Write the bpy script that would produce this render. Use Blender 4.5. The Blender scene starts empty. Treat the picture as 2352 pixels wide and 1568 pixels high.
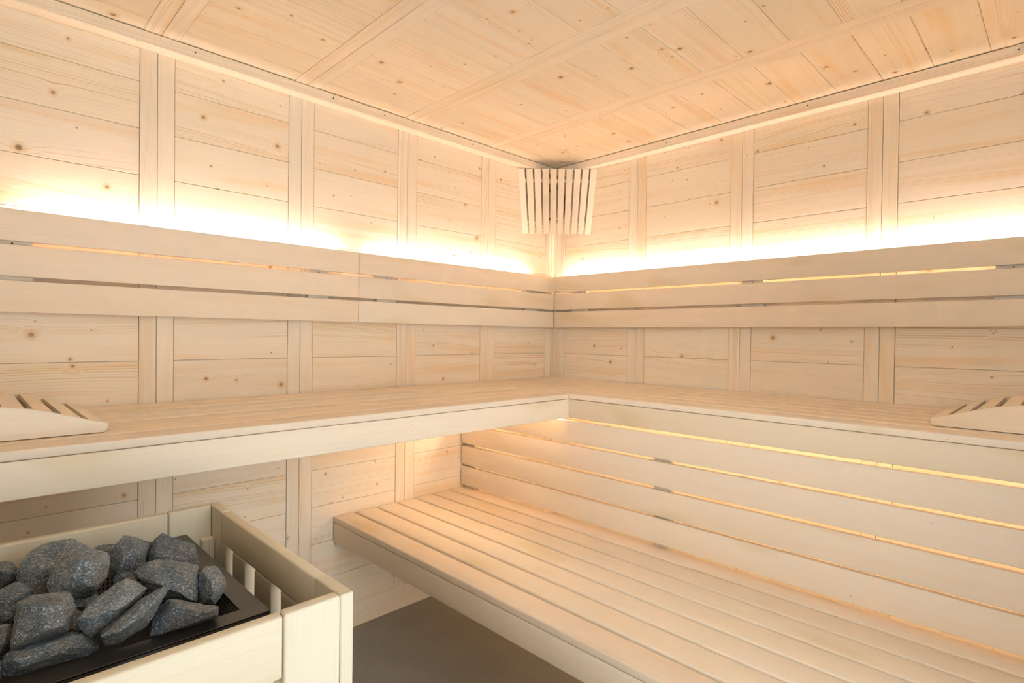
LED_STRENGTH = 72.0; LED_LOW_STRENGTH = 36.0; LED_COL = (1.0, 0.84, 0.71); SKY = 2.0; SKY_COL = (0.96, 0.965, 1.01); EXPO = 1.62
STONES = [('far_left',[(-2.3122,-0.7937,0.8015),(-2.3022,-0.7876,0.8092),(-2.285,-0.7908,0.8062),(-2.2716,-0.8,0.796),(-2.2709,-0.8105,0.7837),(-2.2811,-0.8173,0.7752),(-2.2913,-0.8204,0.7711),(-2.3107,-0.8139,0.7778),(-2.2941,-0.8423,0.8032),(-2.3079,-0.7822,0.7882),(-2.2984,-0.7764,0.7746),(-2.2995,-0.7773,0.7944),(-2.2943,-0.774,0.7776),(-2.2855,-0.7799,0.792),(-2.2875,-0.7754,0.7764),(-2.2745,-0.7875,0.7836),(-2.2822,-0.779,0.7723),(-2.274,-0.7961,0.7735),(-2.2819,-0.7832,0.7674),(-2.2823,-0.8017,0.7665),(-2.2859,-0.7859,0.764),(-2.2906,-0.8042,0.7632),(-2.29,-0.7872,0.7623),(-2.3067,-0.7989,0.7686),(-2.2979,-0.7846,0.765)]),('mountain',[(-2.2757,-0.8366,0.8102),(-2.2609,-0.8283,0.8214),(-2.2458,-0.8236,0.8286),(-2.2218,-0.8218,0.8334),(-2.1994,-0.8227,0.8347),(-2.1976,-0.8304,0.8259),(-2.1805,-0.8381,0.8187),(-2.1645,-0.8573,0.7981),(-2.1858,-0.8787,0.7708),(-2.2217,-0.8871,0.7571),(-2.2563,-0.8824,0.7587),(-2.2596,-0.8709,0.7718),(-2.2709,-0.8588,0.7847),(-2.2813,-0.8496,0.7943),(-2.2418,-0.8825,0.8181),(-2.2182,-0.9026,0.7972),(-2.266,-0.819,0.7913),(-2.246,-0.809,0.774),(-2.2537,-0.8122,0.8006),(-2.2399,-0.8057,0.7784),(-2.2413,-0.8084,0.8064),(-2.2338,-0.8039,0.7812),(-2.2217,-0.807,0.8102),(-2.2242,-0.8033,0.783),(-2.2035,-0.8078,0.8112),(-2.2156,-0.8038,0.7834),(-2.202,-0.8141,0.804),(-2.2148,-0.8068,0.7799),(-2.1882,-0.8204,0.7982),(-2.2082,-0.8098,0.7771),(-2.1751,-0.8359,0.7814),(-2.2019,-0.8173,0.7691),(-2.1922,-0.8535,0.7591),(-2.2099,-0.8258,0.7582),(-2.2215,-0.8605,0.7476),(-2.2241,-0.8294,0.7525),(-2.2501,-0.8568,0.7489),(-2.2383,-0.8278,0.7529),(-2.2528,-0.8473,0.7597),(-2.2396,-0.823,0.7583),(-2.2621,-0.8373,0.7704),(-2.2442,-0.818,0.7636),(-2.2707,-0.8297,0.7783),(-2.2485,-0.8143,0.7675)]),('slip',[(-2.17,-0.7798,0.7939),(-2.1575,-0.7787,0.7974),(-2.1356,-0.7844,0.7946),(-2.1299,-0.7963,0.7818),(-2.1418,-0.8074,0.7667),(-2.1649,-0.796,0.7758),(-2.1539,-0.805,0.7906),(-2.1644,-0.7685,0.781),(-2.1545,-0.7628,0.7686),(-2.1541,-0.7676,0.7839),(-2.1494,-0.7624,0.7699),(-2.1362,-0.7723,0.7816),(-2.1407,-0.7647,0.7688),(-2.1315,-0.782,0.7711),(-2.1384,-0.7694,0.7637),(-2.1412,-0.7911,0.7587),(-2.1431,-0.7738,0.7576),(-2.1602,-0.7818,0.7662),(-2.1524,-0.7693,0.7613)]),('dome',[(-2.1597,-0.8742,0.8122),(-2.1501,-0.8662,0.8235),(-2.1365,-0.864,0.8288),(-2.1154,-0.8703,0.8262),(-2.094,-0.884,0.815),(-2.0924,-0.8884,0.8104),(-2.098,-0.8969,0.7994),(-2.1087,-0.9066,0.7861),(-2.1237,-0.9144,0.774),(-2.1429,-0.9155,0.7687),(-2.161,-0.913,0.7677),(-2.1633,-0.8909,0.7924),(-2.1431,-0.9186,0.8226),(-2.1259,-0.9222,0.803),(-2.1527,-0.9241,0.7951),(-2.1513,-0.8615,0.7964),(-2.1364,-0.8563,0.7807),(-2.1435,-0.8549,0.8055),(-2.1325,-0.8531,0.7851),(-2.1323,-0.8532,0.8099),(-2.127,-0.8523,0.7872),(-2.115,-0.8583,0.8077),(-2.1187,-0.8549,0.7861),(-2.0976,-0.8696,0.7985),(-2.1103,-0.8603,0.7816),(-2.0963,-0.8731,0.7948),(-2.1096,-0.862,0.7798),(-2.1008,-0.8801,0.7858),(-2.1118,-0.8654,0.7755),(-2.1095,-0.8881,0.7749),(-2.1159,-0.8693,0.7702),(-2.1218,-0.8946,0.7649),(-2.1219,-0.8725,0.7652),(-2.1376,-0.8955,0.7605),(-2.1297,-0.873,0.763),(-2.1526,-0.8934,0.7596),(-2.1371,-0.8721,0.7625),(-2.1544,-0.8752,0.7801),(-2.138,-0.863,0.7727)]),('peak',[(-2.0971,-0.8916,0.8179),(-2.0918,-0.8845,0.8272),(-2.0872,-0.8845,0.8285),(-2.0784,-0.8943,0.8199),(-2.06,-0.9056,0.8123),(-2.0484,-0.9127,0.8074),(-2.0288,-0.926,0.7978),(-2.0277,-0.934,0.7891),(-2.0311,-0.9423,0.7789),(-2.0441,-0.9477,0.7693),(-2.0786,-0.9402,0.7682),(-2.1088,-0.9182,0.7847),(-2.1084,-0.904,0.8007),(-2.0876,-0.9272,0.8186),(-2.0523,-0.9425,0.811),(-2.0638,-0.9587,0.7993),(-2.1011,-0.9356,0.8055),(-2.0883,-0.8802,0.8009),(-2.0735,-0.8779,0.7828),(-2.0839,-0.8745,0.8086),(-2.0713,-0.8751,0.7865),(-2.0801,-0.8745,0.8096),(-2.0695,-0.8751,0.787),(-2.0729,-0.8825,0.8026),(-2.066,-0.879,0.7836),(-2.0578,-0.8917,0.7963),(-2.0587,-0.8835,0.7806),(-2.0484,-0.8976,0.7923),(-2.0541,-0.8864,0.7786),(-2.0324,-0.9085,0.7845),(-2.0464,-0.8916,0.7748),(-2.0315,-0.915,0.7774),(-2.0459,-0.8948,0.7714),(-2.0342,-0.9218,0.769),(-2.0471,-0.8981,0.7673),(-2.0448,-0.9263,0.761),(-2.0522,-0.9004,0.7633),(-2.0731,-0.9202,0.7601),(-2.0661,-0.8975,0.7628),(-2.098,-0.9021,0.7736),(-2.0785,-0.8886,0.7694),(-2.0977,-0.8904,0.7869),(-2.0782,-0.8828,0.776)]),('block',[(-2.1462,-0.9795,0.8111),(-2.14,-0.976,0.8164),(-2.1127,-0.9836,0.8151),(-2.0885,-0.993,0.8112),(-2.0596,-1.0057,0.805),(-2.0588,-1.0198,0.7901),(-2.0633,-1.0399,0.7676),(-2.0697,-1.0545,0.7504),(-2.0946,-1.0386,0.7611),(-2.1187,-1.0231,0.7716),(-2.145,-0.9973,0.7924),(-2.14,-1.0168,0.8099),(-2.0833,-1.034,0.8151),(-2.0776,-1.0513,0.8074),(-2.0852,-1.0804,0.7745),(-2.1253,-1.0467,0.8003),(-2.1336,-0.9661,0.7897),(-2.1108,-0.9644,0.7672),(-2.1284,-0.9633,0.794),(-2.1082,-0.963,0.7692),(-2.1059,-0.9696,0.7929),(-2.0972,-0.9662,0.7686),(-2.0862,-0.9773,0.7896),(-2.0877,-0.97,0.767),(-2.0626,-0.9876,0.7845),(-2.0764,-0.975,0.7645),(-2.062,-0.9992,0.7724),(-2.076,-0.9805,0.7587),(-2.0655,-1.0156,0.754),(-2.0776,-0.9886,0.7497),(-2.0707,-1.0277,0.7397),(-2.08,-0.9946,0.7427),(-2.0911,-1.0147,0.7485),(-2.09,-0.9882,0.747),(-2.111,-1.0019,0.7571),(-2.0998,-0.982,0.7512),(-2.1327,-0.9807,0.7743),(-2.1105,-0.9715,0.7596)]),('chip',[(-2.0351,-0.901,0.7621),(-2.0251,-0.9052,0.7605),(-2.042,-0.9119,0.7541),(-2.042,-0.9148,0.7492),(-2.042,-0.9126,0.7492),(-2.033,-0.9207,0.7603),(-2.042,-0.8962,0.7549),(-2.042,-0.8948,0.7474),(-2.042,-0.8997,0.7537),(-2.042,-0.8965,0.7468),(-2.042,-0.9051,0.7484),(-2.042,-0.8991,0.7443),(-2.042,-0.9075,0.7443),(-2.042,-0.9003,0.7423),(-2.042,-0.9057,0.7444),(-2.042,-0.8994,0.7423)]),('cube',[(-2.0634,-1.026,0.7913),(-2.0502,-1.0219,0.7995),(-2.0323,-1.0305,0.7962),(-2.0291,-1.0414,0.786),(-2.0292,-1.0559,0.7712),(-2.0357,-1.0671,0.7578),(-2.0493,-1.0708,0.7499),(-2.0684,-1.0609,0.7542),(-2.0691,-1.0438,0.7714),(-2.0666,-1.0527,0.7996),(-2.0457,-1.0803,0.7869),(-2.0614,-1.0864,0.7887),(-2.0599,-1.0856,0.7681),(-2.068,-1.0783,0.7731),(-2.0562,-1.0151,0.7739),(-2.0462,-1.0125,0.756),(-2.0454,-1.0117,0.7806),(-2.0409,-1.0109,0.7592),(-2.0307,-1.0188,0.7779),(-2.0338,-1.0143,0.7579),(-2.0281,-1.0277,0.7696),(-2.042,-1.0186,0.7539),(-2.0282,-1.0396,0.7575),(-2.042,-1.0244,0.748),(-2.042,-1.0488,0.7465),(-2.042,-1.0289,0.7426),(-2.0446,-1.0518,0.74),(-2.042,-1.0305,0.7394),(-2.0604,-1.0437,0.7435),(-2.0483,-1.0265,0.7411),(-2.0609,-1.0296,0.7577),(-2.0485,-1.0195,0.7481)]),('nub',[(-2.1575,-0.9158,0.7839),(-2.1513,-0.913,0.7882),(-2.1312,-0.9189,0.7857),(-2.1299,-0.9374,0.7657),(-2.14,-0.9416,0.7591),(-2.1631,-0.9295,0.7678),(-2.1486,-0.938,0.7838),(-2.1531,-0.9049,0.7706),(-2.1463,-0.8993,0.7578),(-2.148,-0.9026,0.7741),(-2.1438,-0.8982,0.7595),(-2.1315,-0.9074,0.772),(-2.1358,-0.9006,0.7585),(-2.1304,-0.9225,0.7557),(-2.1353,-0.9079,0.7505),(-2.1387,-0.926,0.7502),(-2.1393,-0.9097,0.7479),(-2.1577,-0.9161,0.7574),(-2.1486,-0.9048,0.7514)]),('boulder',[(-2.243,-0.933,0.8137),(-2.2291,-0.9237,0.8263),(-2.2107,-0.9161,0.8377),(-2.1979,-0.916,0.8397),(-2.177,-0.9229,0.8348),(-2.167,-0.9307,0.8275),(-2.1645,-0.9429,0.814),(-2.1673,-0.9542,0.8007),(-2.177,-0.9677,0.784),(-2.1883,-0.9721,0.7772),(-2.2185,-0.9677,0.7778),(-2.2504,-0.9515,0.7915),(-2.2125,-0.9707,0.8361),(-2.1859,-0.9759,0.8303),(-2.2255,-0.9871,0.8117),(-2.1966,-0.9968,0.8012),(-2.233,-0.9162,0.7969),(-2.2132,-0.9058,0.783),(-2.2215,-0.9086,0.8073),(-2.2074,-0.9021,0.788),(-2.2063,-0.9024,0.8165),(-2.1999,-0.8991,0.7925),(-2.1959,-0.9024,0.8181),(-2.1949,-0.8992,0.7932),(-2.1789,-0.9081,0.8141),(-2.1867,-0.902,0.7912),(-2.1707,-0.9144,0.8082),(-2.1828,-0.905,0.7883),(-2.1686,-0.9244,0.7972),(-2.1817,-0.9098,0.783),(-2.1709,-0.9336,0.7863),(-2.1828,-0.9143,0.7778),(-2.1787,-0.9447,0.7725),(-2.1865,-0.9197,0.771),(-2.1879,-0.9484,0.7669),(-2.191,-0.9216,0.7682),(-2.2129,-0.9449,0.7673),(-2.2033,-0.92,0.7683),(-2.2393,-0.9316,0.7786),(-2.2165,-0.9134,0.7738)]),('under',[(-2.2177,-0.9336,0.7737),(-2.1961,-0.9369,0.7732),(-2.1795,-0.9413,0.7707),(-2.1894,-0.9503,0.7596),(-2.1983,-0.9538,0.7546),(-2.2162,-0.9478,0.7585),(-2.2044,-0.9538,0.7722),(-2.2128,-0.9227,0.7603),(-2.204,-0.9172,0.7475),(-2.1951,-0.9254,0.7598),(-2.1953,-0.9185,0.7472),(-2.1815,-0.929,0.7578),(-2.1887,-0.9203,0.7463),(-2.1896,-0.9364,0.7487),(-2.1926,-0.9239,0.7419),(-2.1969,-0.9393,0.7446),(-2.1962,-0.9253,0.7398),(-2.2116,-0.9344,0.7478),(-2.2034,-0.9229,0.7414)]),('bar',[(-2.2332,-1.0883,0.7958),(-2.2089,-1.0766,0.8121),(-2.1806,-1.0679,0.8259),(-2.1685,-1.0673,0.8286),(-2.1599,-1.0762,0.8208),(-2.1464,-1.0866,0.8122),(-2.1528,-1.0932,0.8043),(-2.1682,-1.0997,0.7949),(-2.1874,-1.1044,0.7868),(-2.1906,-1.1065,0.784),(-2.206,-1.1096,0.7782),(-2.2169,-1.1094,0.7765),(-2.2298,-1.0982,0.786),(-2.1801,-1.0959,0.8332),(-2.2311,-1.1261,0.8113),(-2.2206,-1.1337,0.8052),(-2.2019,-1.1324,0.8096),(-2.159,-1.113,0.8189),(-2.2235,-1.0763,0.7845),(-2.2036,-1.0679,0.777),(-2.2034,-1.0667,0.7979),(-2.1935,-1.0632,0.7835),(-2.1802,-1.0597,0.8091),(-2.1822,-1.0599,0.7889),(-2.1703,-1.0592,0.8112),(-2.1775,-1.0598,0.7899),(-2.1633,-1.0665,0.8049),(-2.1742,-1.0632,0.7868),(-2.1523,-1.075,0.7979),(-2.1689,-1.0673,0.7834),(-2.1575,-1.0803,0.7915),(-2.1713,-1.0699,0.7804),(-2.17,-1.0857,0.7838),(-2.1773,-1.0725,0.7766),(-2.1857,-1.0895,0.7771),(-2.1849,-1.0744,0.7734),(-2.1884,-1.0912,0.7748),(-2.1862,-1.0752,0.7722),(-2.201,-1.0938,0.77),(-2.1925,-1.0766,0.7698),(-2.2101,-1.0937,0.7686),(-2.197,-1.0765,0.7691),(-2.2208,-1.0845,0.7764),(-2.2023,-1.072,0.7729)]),('slab',[(-2.2187,-1.1259,0.7801),(-2.1986,-1.1216,0.7885),(-2.1687,-1.1134,0.8027),(-2.1408,-1.1049,0.817),(-2.1273,-1.1005,0.8241),(-2.1155,-1.1053,0.8215),(-2.1257,-1.1124,0.8123),(-2.1375,-1.1186,0.8037),(-2.145,-1.1296,0.791),(-2.1553,-1.1357,0.7828),(-2.1694,-1.1382,0.7774),(-2.1944,-1.1417,0.7689),(-2.2078,-1.1346,0.7735),(-2.1358,-1.13,0.8284),(-2.2123,-1.1578,0.794),(-2.2007,-1.1682,0.7947),(-2.1508,-1.1465,0.8123),(-2.1677,-1.1578,0.8028),(-2.207,-1.1141,0.7717),(-2.1822,-1.104,0.7695),(-2.1902,-1.1106,0.7787),(-2.1737,-1.1022,0.773),(-2.1655,-1.1039,0.7904),(-2.1615,-1.099,0.7787),(-2.1428,-1.097,0.8019),(-2.1505,-1.0957,0.7842),(-2.1318,-1.0935,0.8077),(-2.1454,-1.0941,0.7869),(-2.1223,-1.0974,0.8056),(-2.1409,-1.0959,0.7859),(-2.1305,-1.1031,0.7981),(-2.1447,-1.0987,0.7824),(-2.1401,-1.1081,0.7911),(-2.1492,-1.101,0.779),(-2.1461,-1.1171,0.7808),(-2.1521,-1.1054,0.774),(-2.1545,-1.1221,0.774),(-2.1561,-1.1079,0.7707),(-2.1661,-1.1243,0.7696),(-2.1618,-1.109,0.7685),(-2.1868,-1.1272,0.7625),(-2.1721,-1.1105,0.7649),(-2.1979,-1.1213,0.7662),(-2.1777,-1.1076,0.7667)]),('wedge',[(-2.1531,-1.1295,0.7611),(-2.1467,-1.1132,0.7786),(-2.1378,-1.1,0.7938),(-2.1227,-1.1035,0.7942),(-2.0898,-1.121,0.7853),(-2.0804,-1.128,0.7808),(-2.0598,-1.1361,0.7781),(-2.0585,-1.147,0.7677),(-2.0846,-1.1428,0.7653),(-2.1158,-1.1377,0.7624),(-2.1439,-1.1337,0.7593),(-2.1328,-1.1429,0.8028),(-2.096,-1.1693,0.7897),(-2.0782,-1.1723,0.7824),(-2.1415,-1.1301,0.799),(-2.1398,-1.105,0.7462),(-2.1214,-1.105,0.748),(-2.1373,-1.1047,0.7669),(-2.1195,-1.1019,0.7569),(-2.1299,-1.0939,0.7794),(-2.1157,-1.0967,0.7629),(-2.1175,-1.0968,0.7797),(-2.1096,-1.0981,0.763),(-2.0906,-1.1112,0.7723),(-2.0966,-1.1051,0.7595),(-2.0829,-1.1168,0.7687),(-2.0929,-1.1079,0.7577),(-2.0662,-1.1235,0.7664),(-2.0832,-1.105,0.7538),(-2.065,-1.1324,0.758),(-2.0814,-1.105,0.7476),(-2.0795,-1.105,0.7445),(-2.0921,-1.105,0.7474),(-2.1069,-1.105,0.7441),(-2.1052,-1.105,0.7471),(-2.1313,-1.105,0.743),(-2.1172,-1.105,0.7465)]),('left_front',[(-2.2908,-1.05,0.8261),(-2.2731,-1.0481,0.8297),(-2.2526,-1.0516,0.8278),(-2.2333,-1.0564,0.8244),(-2.2295,-1.0633,0.8173),(-2.227,-1.0738,0.8063),(-2.2336,-1.0766,0.8027),(-2.2389,-1.0923,0.7856),(-2.2594,-1.0919,0.7842),(-2.2792,-1.0901,0.7844),(-2.2952,-1.091,0.782),(-2.2977,-1.0841,0.7891),(-2.2932,-1.0648,0.8102),(-2.2807,-1.1018,0.8358),(-2.245,-1.1046,0.8269),(-2.2468,-1.1227,0.8074),(-2.2888,-1.1142,0.8036),(-2.2705,-1.1285,0.8083),(-2.2843,-1.0361,0.8056),(-2.2713,-1.0317,0.7838),(-2.2697,-1.0346,0.8085),(-2.2641,-1.031,0.7852),(-2.2529,-1.0376,0.8068),(-2.256,-1.0325,0.7843),(-2.2372,-1.0415,0.804),(-2.2485,-1.0344,0.7829),(-2.2341,-1.0471,0.7983),(-2.247,-1.0371,0.7802),(-2.2321,-1.0557,0.7894),(-2.246,-1.0412,0.7759),(-2.2375,-1.058,0.7864),(-2.2485,-1.0423,0.7745),(-2.2417,-1.0709,0.7723),(-2.2505,-1.0486,0.7676),(-2.2585,-1.0706,0.7711),(-2.2587,-1.0485,0.767),(-2.2748,-1.0691,0.7713),(-2.2667,-1.0479,0.767),(-2.2881,-1.0699,0.7692),(-2.2734,-1.0483,0.7659),(-2.2901,-1.0642,0.7751),(-2.2744,-1.0455,0.7688),(-2.2863,-1.0482,0.7925),(-2.2723,-1.0376,0.7775)]),('left_dark',[(-2.3135,-0.9012,0.7873),(-2.2987,-0.8956,0.7944),(-2.2816,-0.892,0.7994),(-2.27,-0.8922,0.7999),(-2.2608,-0.9008,0.7907),(-2.2581,-0.9051,0.7861),(-2.2654,-0.9121,0.7779),(-2.2809,-0.915,0.7738),(-2.2853,-0.9291,0.7578),(-2.3,-0.9313,0.7544),(-2.314,-0.9245,0.7613),(-2.289,-0.9333,0.7903),(-2.2997,-0.9431,0.7788),(-2.3076,-0.887,0.772),(-2.295,-0.8783,0.7581),(-2.2954,-0.8824,0.7778),(-2.2889,-0.8761,0.761),(-2.2814,-0.8795,0.7819),(-2.2821,-0.8747,0.7629),(-2.2719,-0.8797,0.7822),(-2.2776,-0.8748,0.763),(-2.2644,-0.8867,0.7748),(-2.2739,-0.8782,0.7594),(-2.2622,-0.8902,0.771),(-2.2729,-0.8799,0.7576),(-2.2681,-0.8959,0.7643),(-2.2757,-0.8827,0.7544),(-2.2808,-0.8983,0.7609),(-2.2818,-0.8838,0.7527),(-2.2844,-0.9099,0.7477),(-2.2836,-0.8896,0.7462),(-2.2965,-0.9118,0.7449),(-2.2896,-0.8905,0.7448),(-2.3081,-0.9062,0.7506),(-2.2953,-0.8878,0.7475)]),('left_low',[(-2.3126,-1.0231,0.79),(-2.3028,-1.0235,0.79),(-2.2926,-1.0256,0.7882),(-2.292,-1.0415,0.7716),(-2.294,-1.0501,0.7626),(-2.3038,-1.0502,0.762),(-2.3133,-1.0503,0.7615),(-2.3025,-1.0591,0.789),(-2.3101,-1.0131,0.7752),(-2.3051,-1.0096,0.7596),(-2.3021,-1.0135,0.7752),(-2.3012,-1.0098,0.7595),(-2.2937,-1.0152,0.7737),(-2.2972,-1.0107,0.7588),(-2.2932,-1.0282,0.7602),(-2.2969,-1.017,0.7522),(-2.2949,-1.0353,0.7527),(-2.2977,-1.0204,0.7486),(-2.3029,-1.0354,0.7523),(-2.3016,-1.0205,0.7484),(-2.3107,-1.0355,0.7518),(-2.3055,-1.0206,0.7481)]),('small_dark',[(-2.2328,-1.0088,0.7658),(-2.2292,-1.0013,0.774),(-2.2153,-0.9989,0.7783),(-2.2102,-1.0059,0.7716),(-2.2171,-1.0141,0.7622),(-2.2231,-1.024,0.7511),(-2.2341,-1.0211,0.7528),(-2.2236,-1.0197,0.7736),(-2.2296,-0.9965,0.7536),(-2.2245,-0.9876,0.744),(-2.2267,-0.9904,0.7603),(-2.223,-0.9846,0.7472),(-2.2153,-0.9884,0.7638),(-2.2175,-0.9837,0.7489),(-2.2111,-0.9941,0.7583),(-2.2155,-0.9865,0.7462),(-2.2167,-1.0009,0.7506),(-2.2182,-0.9897,0.7425),(-2.2216,-1.0091,0.7415),(-2.2206,-0.9938,0.738),(-2.2307,-1.0067,0.7429),(-2.225,-0.9926,0.7387)]),('front_slab',[(-2.3074,-1.0798,0.7714),(-2.2995,-1.0772,0.7747),(-2.2833,-1.075,0.7783),(-2.2583,-1.0762,0.7792),(-2.2358,-1.078,0.7794),(-2.2166,-1.0846,0.7745),(-2.2086,-1.0936,0.7662),(-2.2046,-1.1047,0.7554),(-2.2156,-1.105,0.7507),(-2.2437,-1.104,0.7527),(-2.2769,-1.1016,0.7522),(-2.3004,-1.0999,0.7519),(-2.3063,-1.0927,0.7586),(-2.2977,-1.1181,0.7871),(-2.2772,-1.1188,0.7881),(-2.2339,-1.1225,0.7882),(-2.2234,-1.1305,0.7812),(-2.2588,-1.1349,0.7825),(-2.2853,-1.1306,0.7756),(-2.2984,-1.0742,0.7629),(-2.278,-1.0729,0.7545),(-2.2918,-1.0721,0.7656),(-2.2746,-1.0719,0.7558),(-2.2784,-1.0703,0.7685),(-2.268,-1.071,0.7572),(-2.2579,-1.0714,0.7692),(-2.2579,-1.0716,0.7575),(-2.2395,-1.0729,0.7694),(-2.2491,-1.0724,0.7575),(-2.224,-1.0783,0.7653),(-2.2417,-1.075,0.7556),(-2.2175,-1.0855,0.7586),(-2.2386,-1.0785,0.7524),(-2.2142,-1.0946,0.7498),(-2.2369,-1.0828,0.7481),(-2.2233,-1.0968,0.7468),(-2.2412,-1.0839,0.7467),(-2.2459,-1.0942,0.7475),(-2.2521,-1.0827,0.747),(-2.2732,-1.0922,0.7471),(-2.2654,-1.0818,0.7467),(-2.2927,-1.0908,0.7468),(-2.2752,-1.0811,0.7465),(-2.2976,-1.0849,0.7523),(-2.2776,-1.0782,0.7492)]),('edge_left',[(-2.3229,-1.0848,0.7819),(-2.3107,-1.084,0.7831),(-2.3048,-1.0903,0.777),(-2.3038,-1.1066,0.7606),(-2.3085,-1.1094,0.7576),(-2.3232,-1.1061,0.7605),(-2.3133,-1.1198,0.7825),(-2.3206,-1.0746,0.7674),(-2.3159,-1.0701,0.7529),(-2.3106,-1.074,0.7683),(-2.311,-1.0699,0.7533),(-2.3058,-1.0791,0.7634),(-2.3087,-1.0723,0.7509),(-2.305,-1.0924,0.75),(-2.3083,-1.0788,0.7444),(-2.3088,-1.0948,0.7475),(-2.3101,-1.08,0.7432),(-2.3209,-1.0921,0.7498),(-2.3161,-1.0787,0.7443)]),('beyond',[(-2.3926,-0.8233,0.7663),(-2.3942,-0.8016,0.734),(-2.3487,-0.7958,0.7781),(-2.3944,-0.7796,0.7428),(-2.3871,-0.7964,0.7293),(-2.3854,-0.768,0.7572),(-2.3763,-0.7646,0.7558),(-2.3949,-0.7928,0.7354),(-2.3763,-0.806,0.7841),(-2.3689,-0.7909,0.784),(-2.3377,-0.8038,0.7462),(-2.341,-0.8181,0.7512),(-2.3611,-0.7679,0.7439),(-2.4021,-0.7907,0.7489),(-2.3905,-0.7742,0.7654),(-2.3629,-0.8112,0.7828)]),('beyond',[(-2.4174,-0.8293,0.7514),(-2.4317,-0.8173,0.737),(-2.4636,-0.7971,0.7575),(-2.4785,-0.8105,0.7574),(-2.45,-0.8567,0.7801),(-2.4449,-0.8537,0.7821),(-2.4404,-0.8294,0.7888),(-2.4227,-0.8229,0.7769),(-2.42,-0.845,0.7536),(-2.4361,-0.8624,0.7558),(-2.425,-0.8087,0.7699),(-2.471,-0.8024,0.7654),(-2.4366,-0.8208,0.7335),(-2.4682,-0.8463,0.7814),(-2.4813,-0.8397,0.7515),(-2.4259,-0.8076,0.77)]),('beyond',[(-2.3877,-0.9334,0.7665),(-2.3678,-0.8649,0.7626),(-2.3871,-0.8914,0.7379),(-2.399,-0.9245,0.7708),(-2.3466,-0.889,0.7787),(-2.361,-0.8827,0.7418),(-2.3785,-0.9321,0.7518),(-2.4012,-0.882,0.7769),(-2.3551,-0.8713,0.7603),(-2.3589,-0.8683,0.7649),(-2.3561,-0.903,0.7402),(-2.3701,-0.9353,0.7689),(-2.3821,-0.8948,0.736),(-2.3468,-0.8805,0.7608),(-2.4023,-0.8999,0.7829),(-2.368,-0.893,0.7362)]),('beyond',[(-2.4767,-0.9027,0.7691),(-2.4778,-0.9438,0.7459),(-2.477,-0.903,0.7608),(-2.4348,-0.9264,0.7411),(-2.4638,-0.897,0.7558),(-2.477,-0.9026,0.7667),(-2.4551,-0.907,0.7419),(-2.4471,-0.951,0.7417),(-2.4745,-0.9007,0.762),(-2.4787,-0.9452,0.7824),(-2.4428,-0.9438,0.7905),(-2.4649,-0.9642,0.7617),(-2.44,-0.9028,0.7795),(-2.464,-0.9425,0.738),(-2.4589,-0.9631,0.7763),(-2.4815,-0.9414,0.7487)]),('beyond',[(-2.3957,-1.0316,0.7495),(-2.4056,-0.9944,0.7673),(-2.4061,-0.9972,0.771),(-2.3416,-1.0147,0.7608),(-2.4024,-1.0048,0.7823),(-2.3658,-1.0242,0.7913),(-2.3718,-1.0008,0.7361),(-2.3697,-1.0371,0.7459),(-2.3727,-0.9775,0.7778),(-2.3749,-1.0164,0.7945),(-2.3496,-0.9863,0.762),(-2.3615,-1.035,0.747),(-2.3875,-1.0139,0.7373),(-2.4009,-1.0003,0.7473),(-2.3623,-1.0421,0.7574),(-2.3648,-1.0383,0.7488)]),('beyond',[(-2.4284,-1.0392,0.752),(-2.4939,-1.0279,0.7586),(-2.4348,-1.0085,0.7509),(-2.4658,-1.0544,0.7385),(-2.484,-1.0048,0.7634),(-2.4381,-1.0028,0.756),(-2.4283,-1.0384,0.7517),(-2.4719,-0.9965,0.7567),(-2.4777,-1.019,0.7839),(-2.4634,-1.0381,0.7891),(-2.4386,-1.0082,0.7453),(-2.4548,-1.023,0.7309),(-2.4274,-1.0271,0.7518),(-2.4277,-1.0278,0.7509),(-2.4622,-1.0095,0.7846),(-2.4617,-1.058,0.7412)]),('beyond',[(-2.4109,-1.1084,0.7445),(-2.4073,-1.078,0.7192),(-2.4209,-1.087,0.734),(-2.3635,-1.102,0.7492),(-2.3909,-1.1115,0.7596),(-2.3874,-1.1145,0.7532),(-2.3748,-1.0937,0.7693),(-2.3859,-1.1121,0.7581),(-2.3948,-1.0989,0.7198),(-2.3817,-1.1063,0.7642),(-2.3743,-1.1023,0.726),(-2.3666,-1.0561,0.7538),(-2.4009,-1.1117,0.7346),(-2.3577,-1.0705,0.74),(-2.4175,-1.076,0.7276),(-2.3897,-1.0595,0.7697)])]
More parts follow.
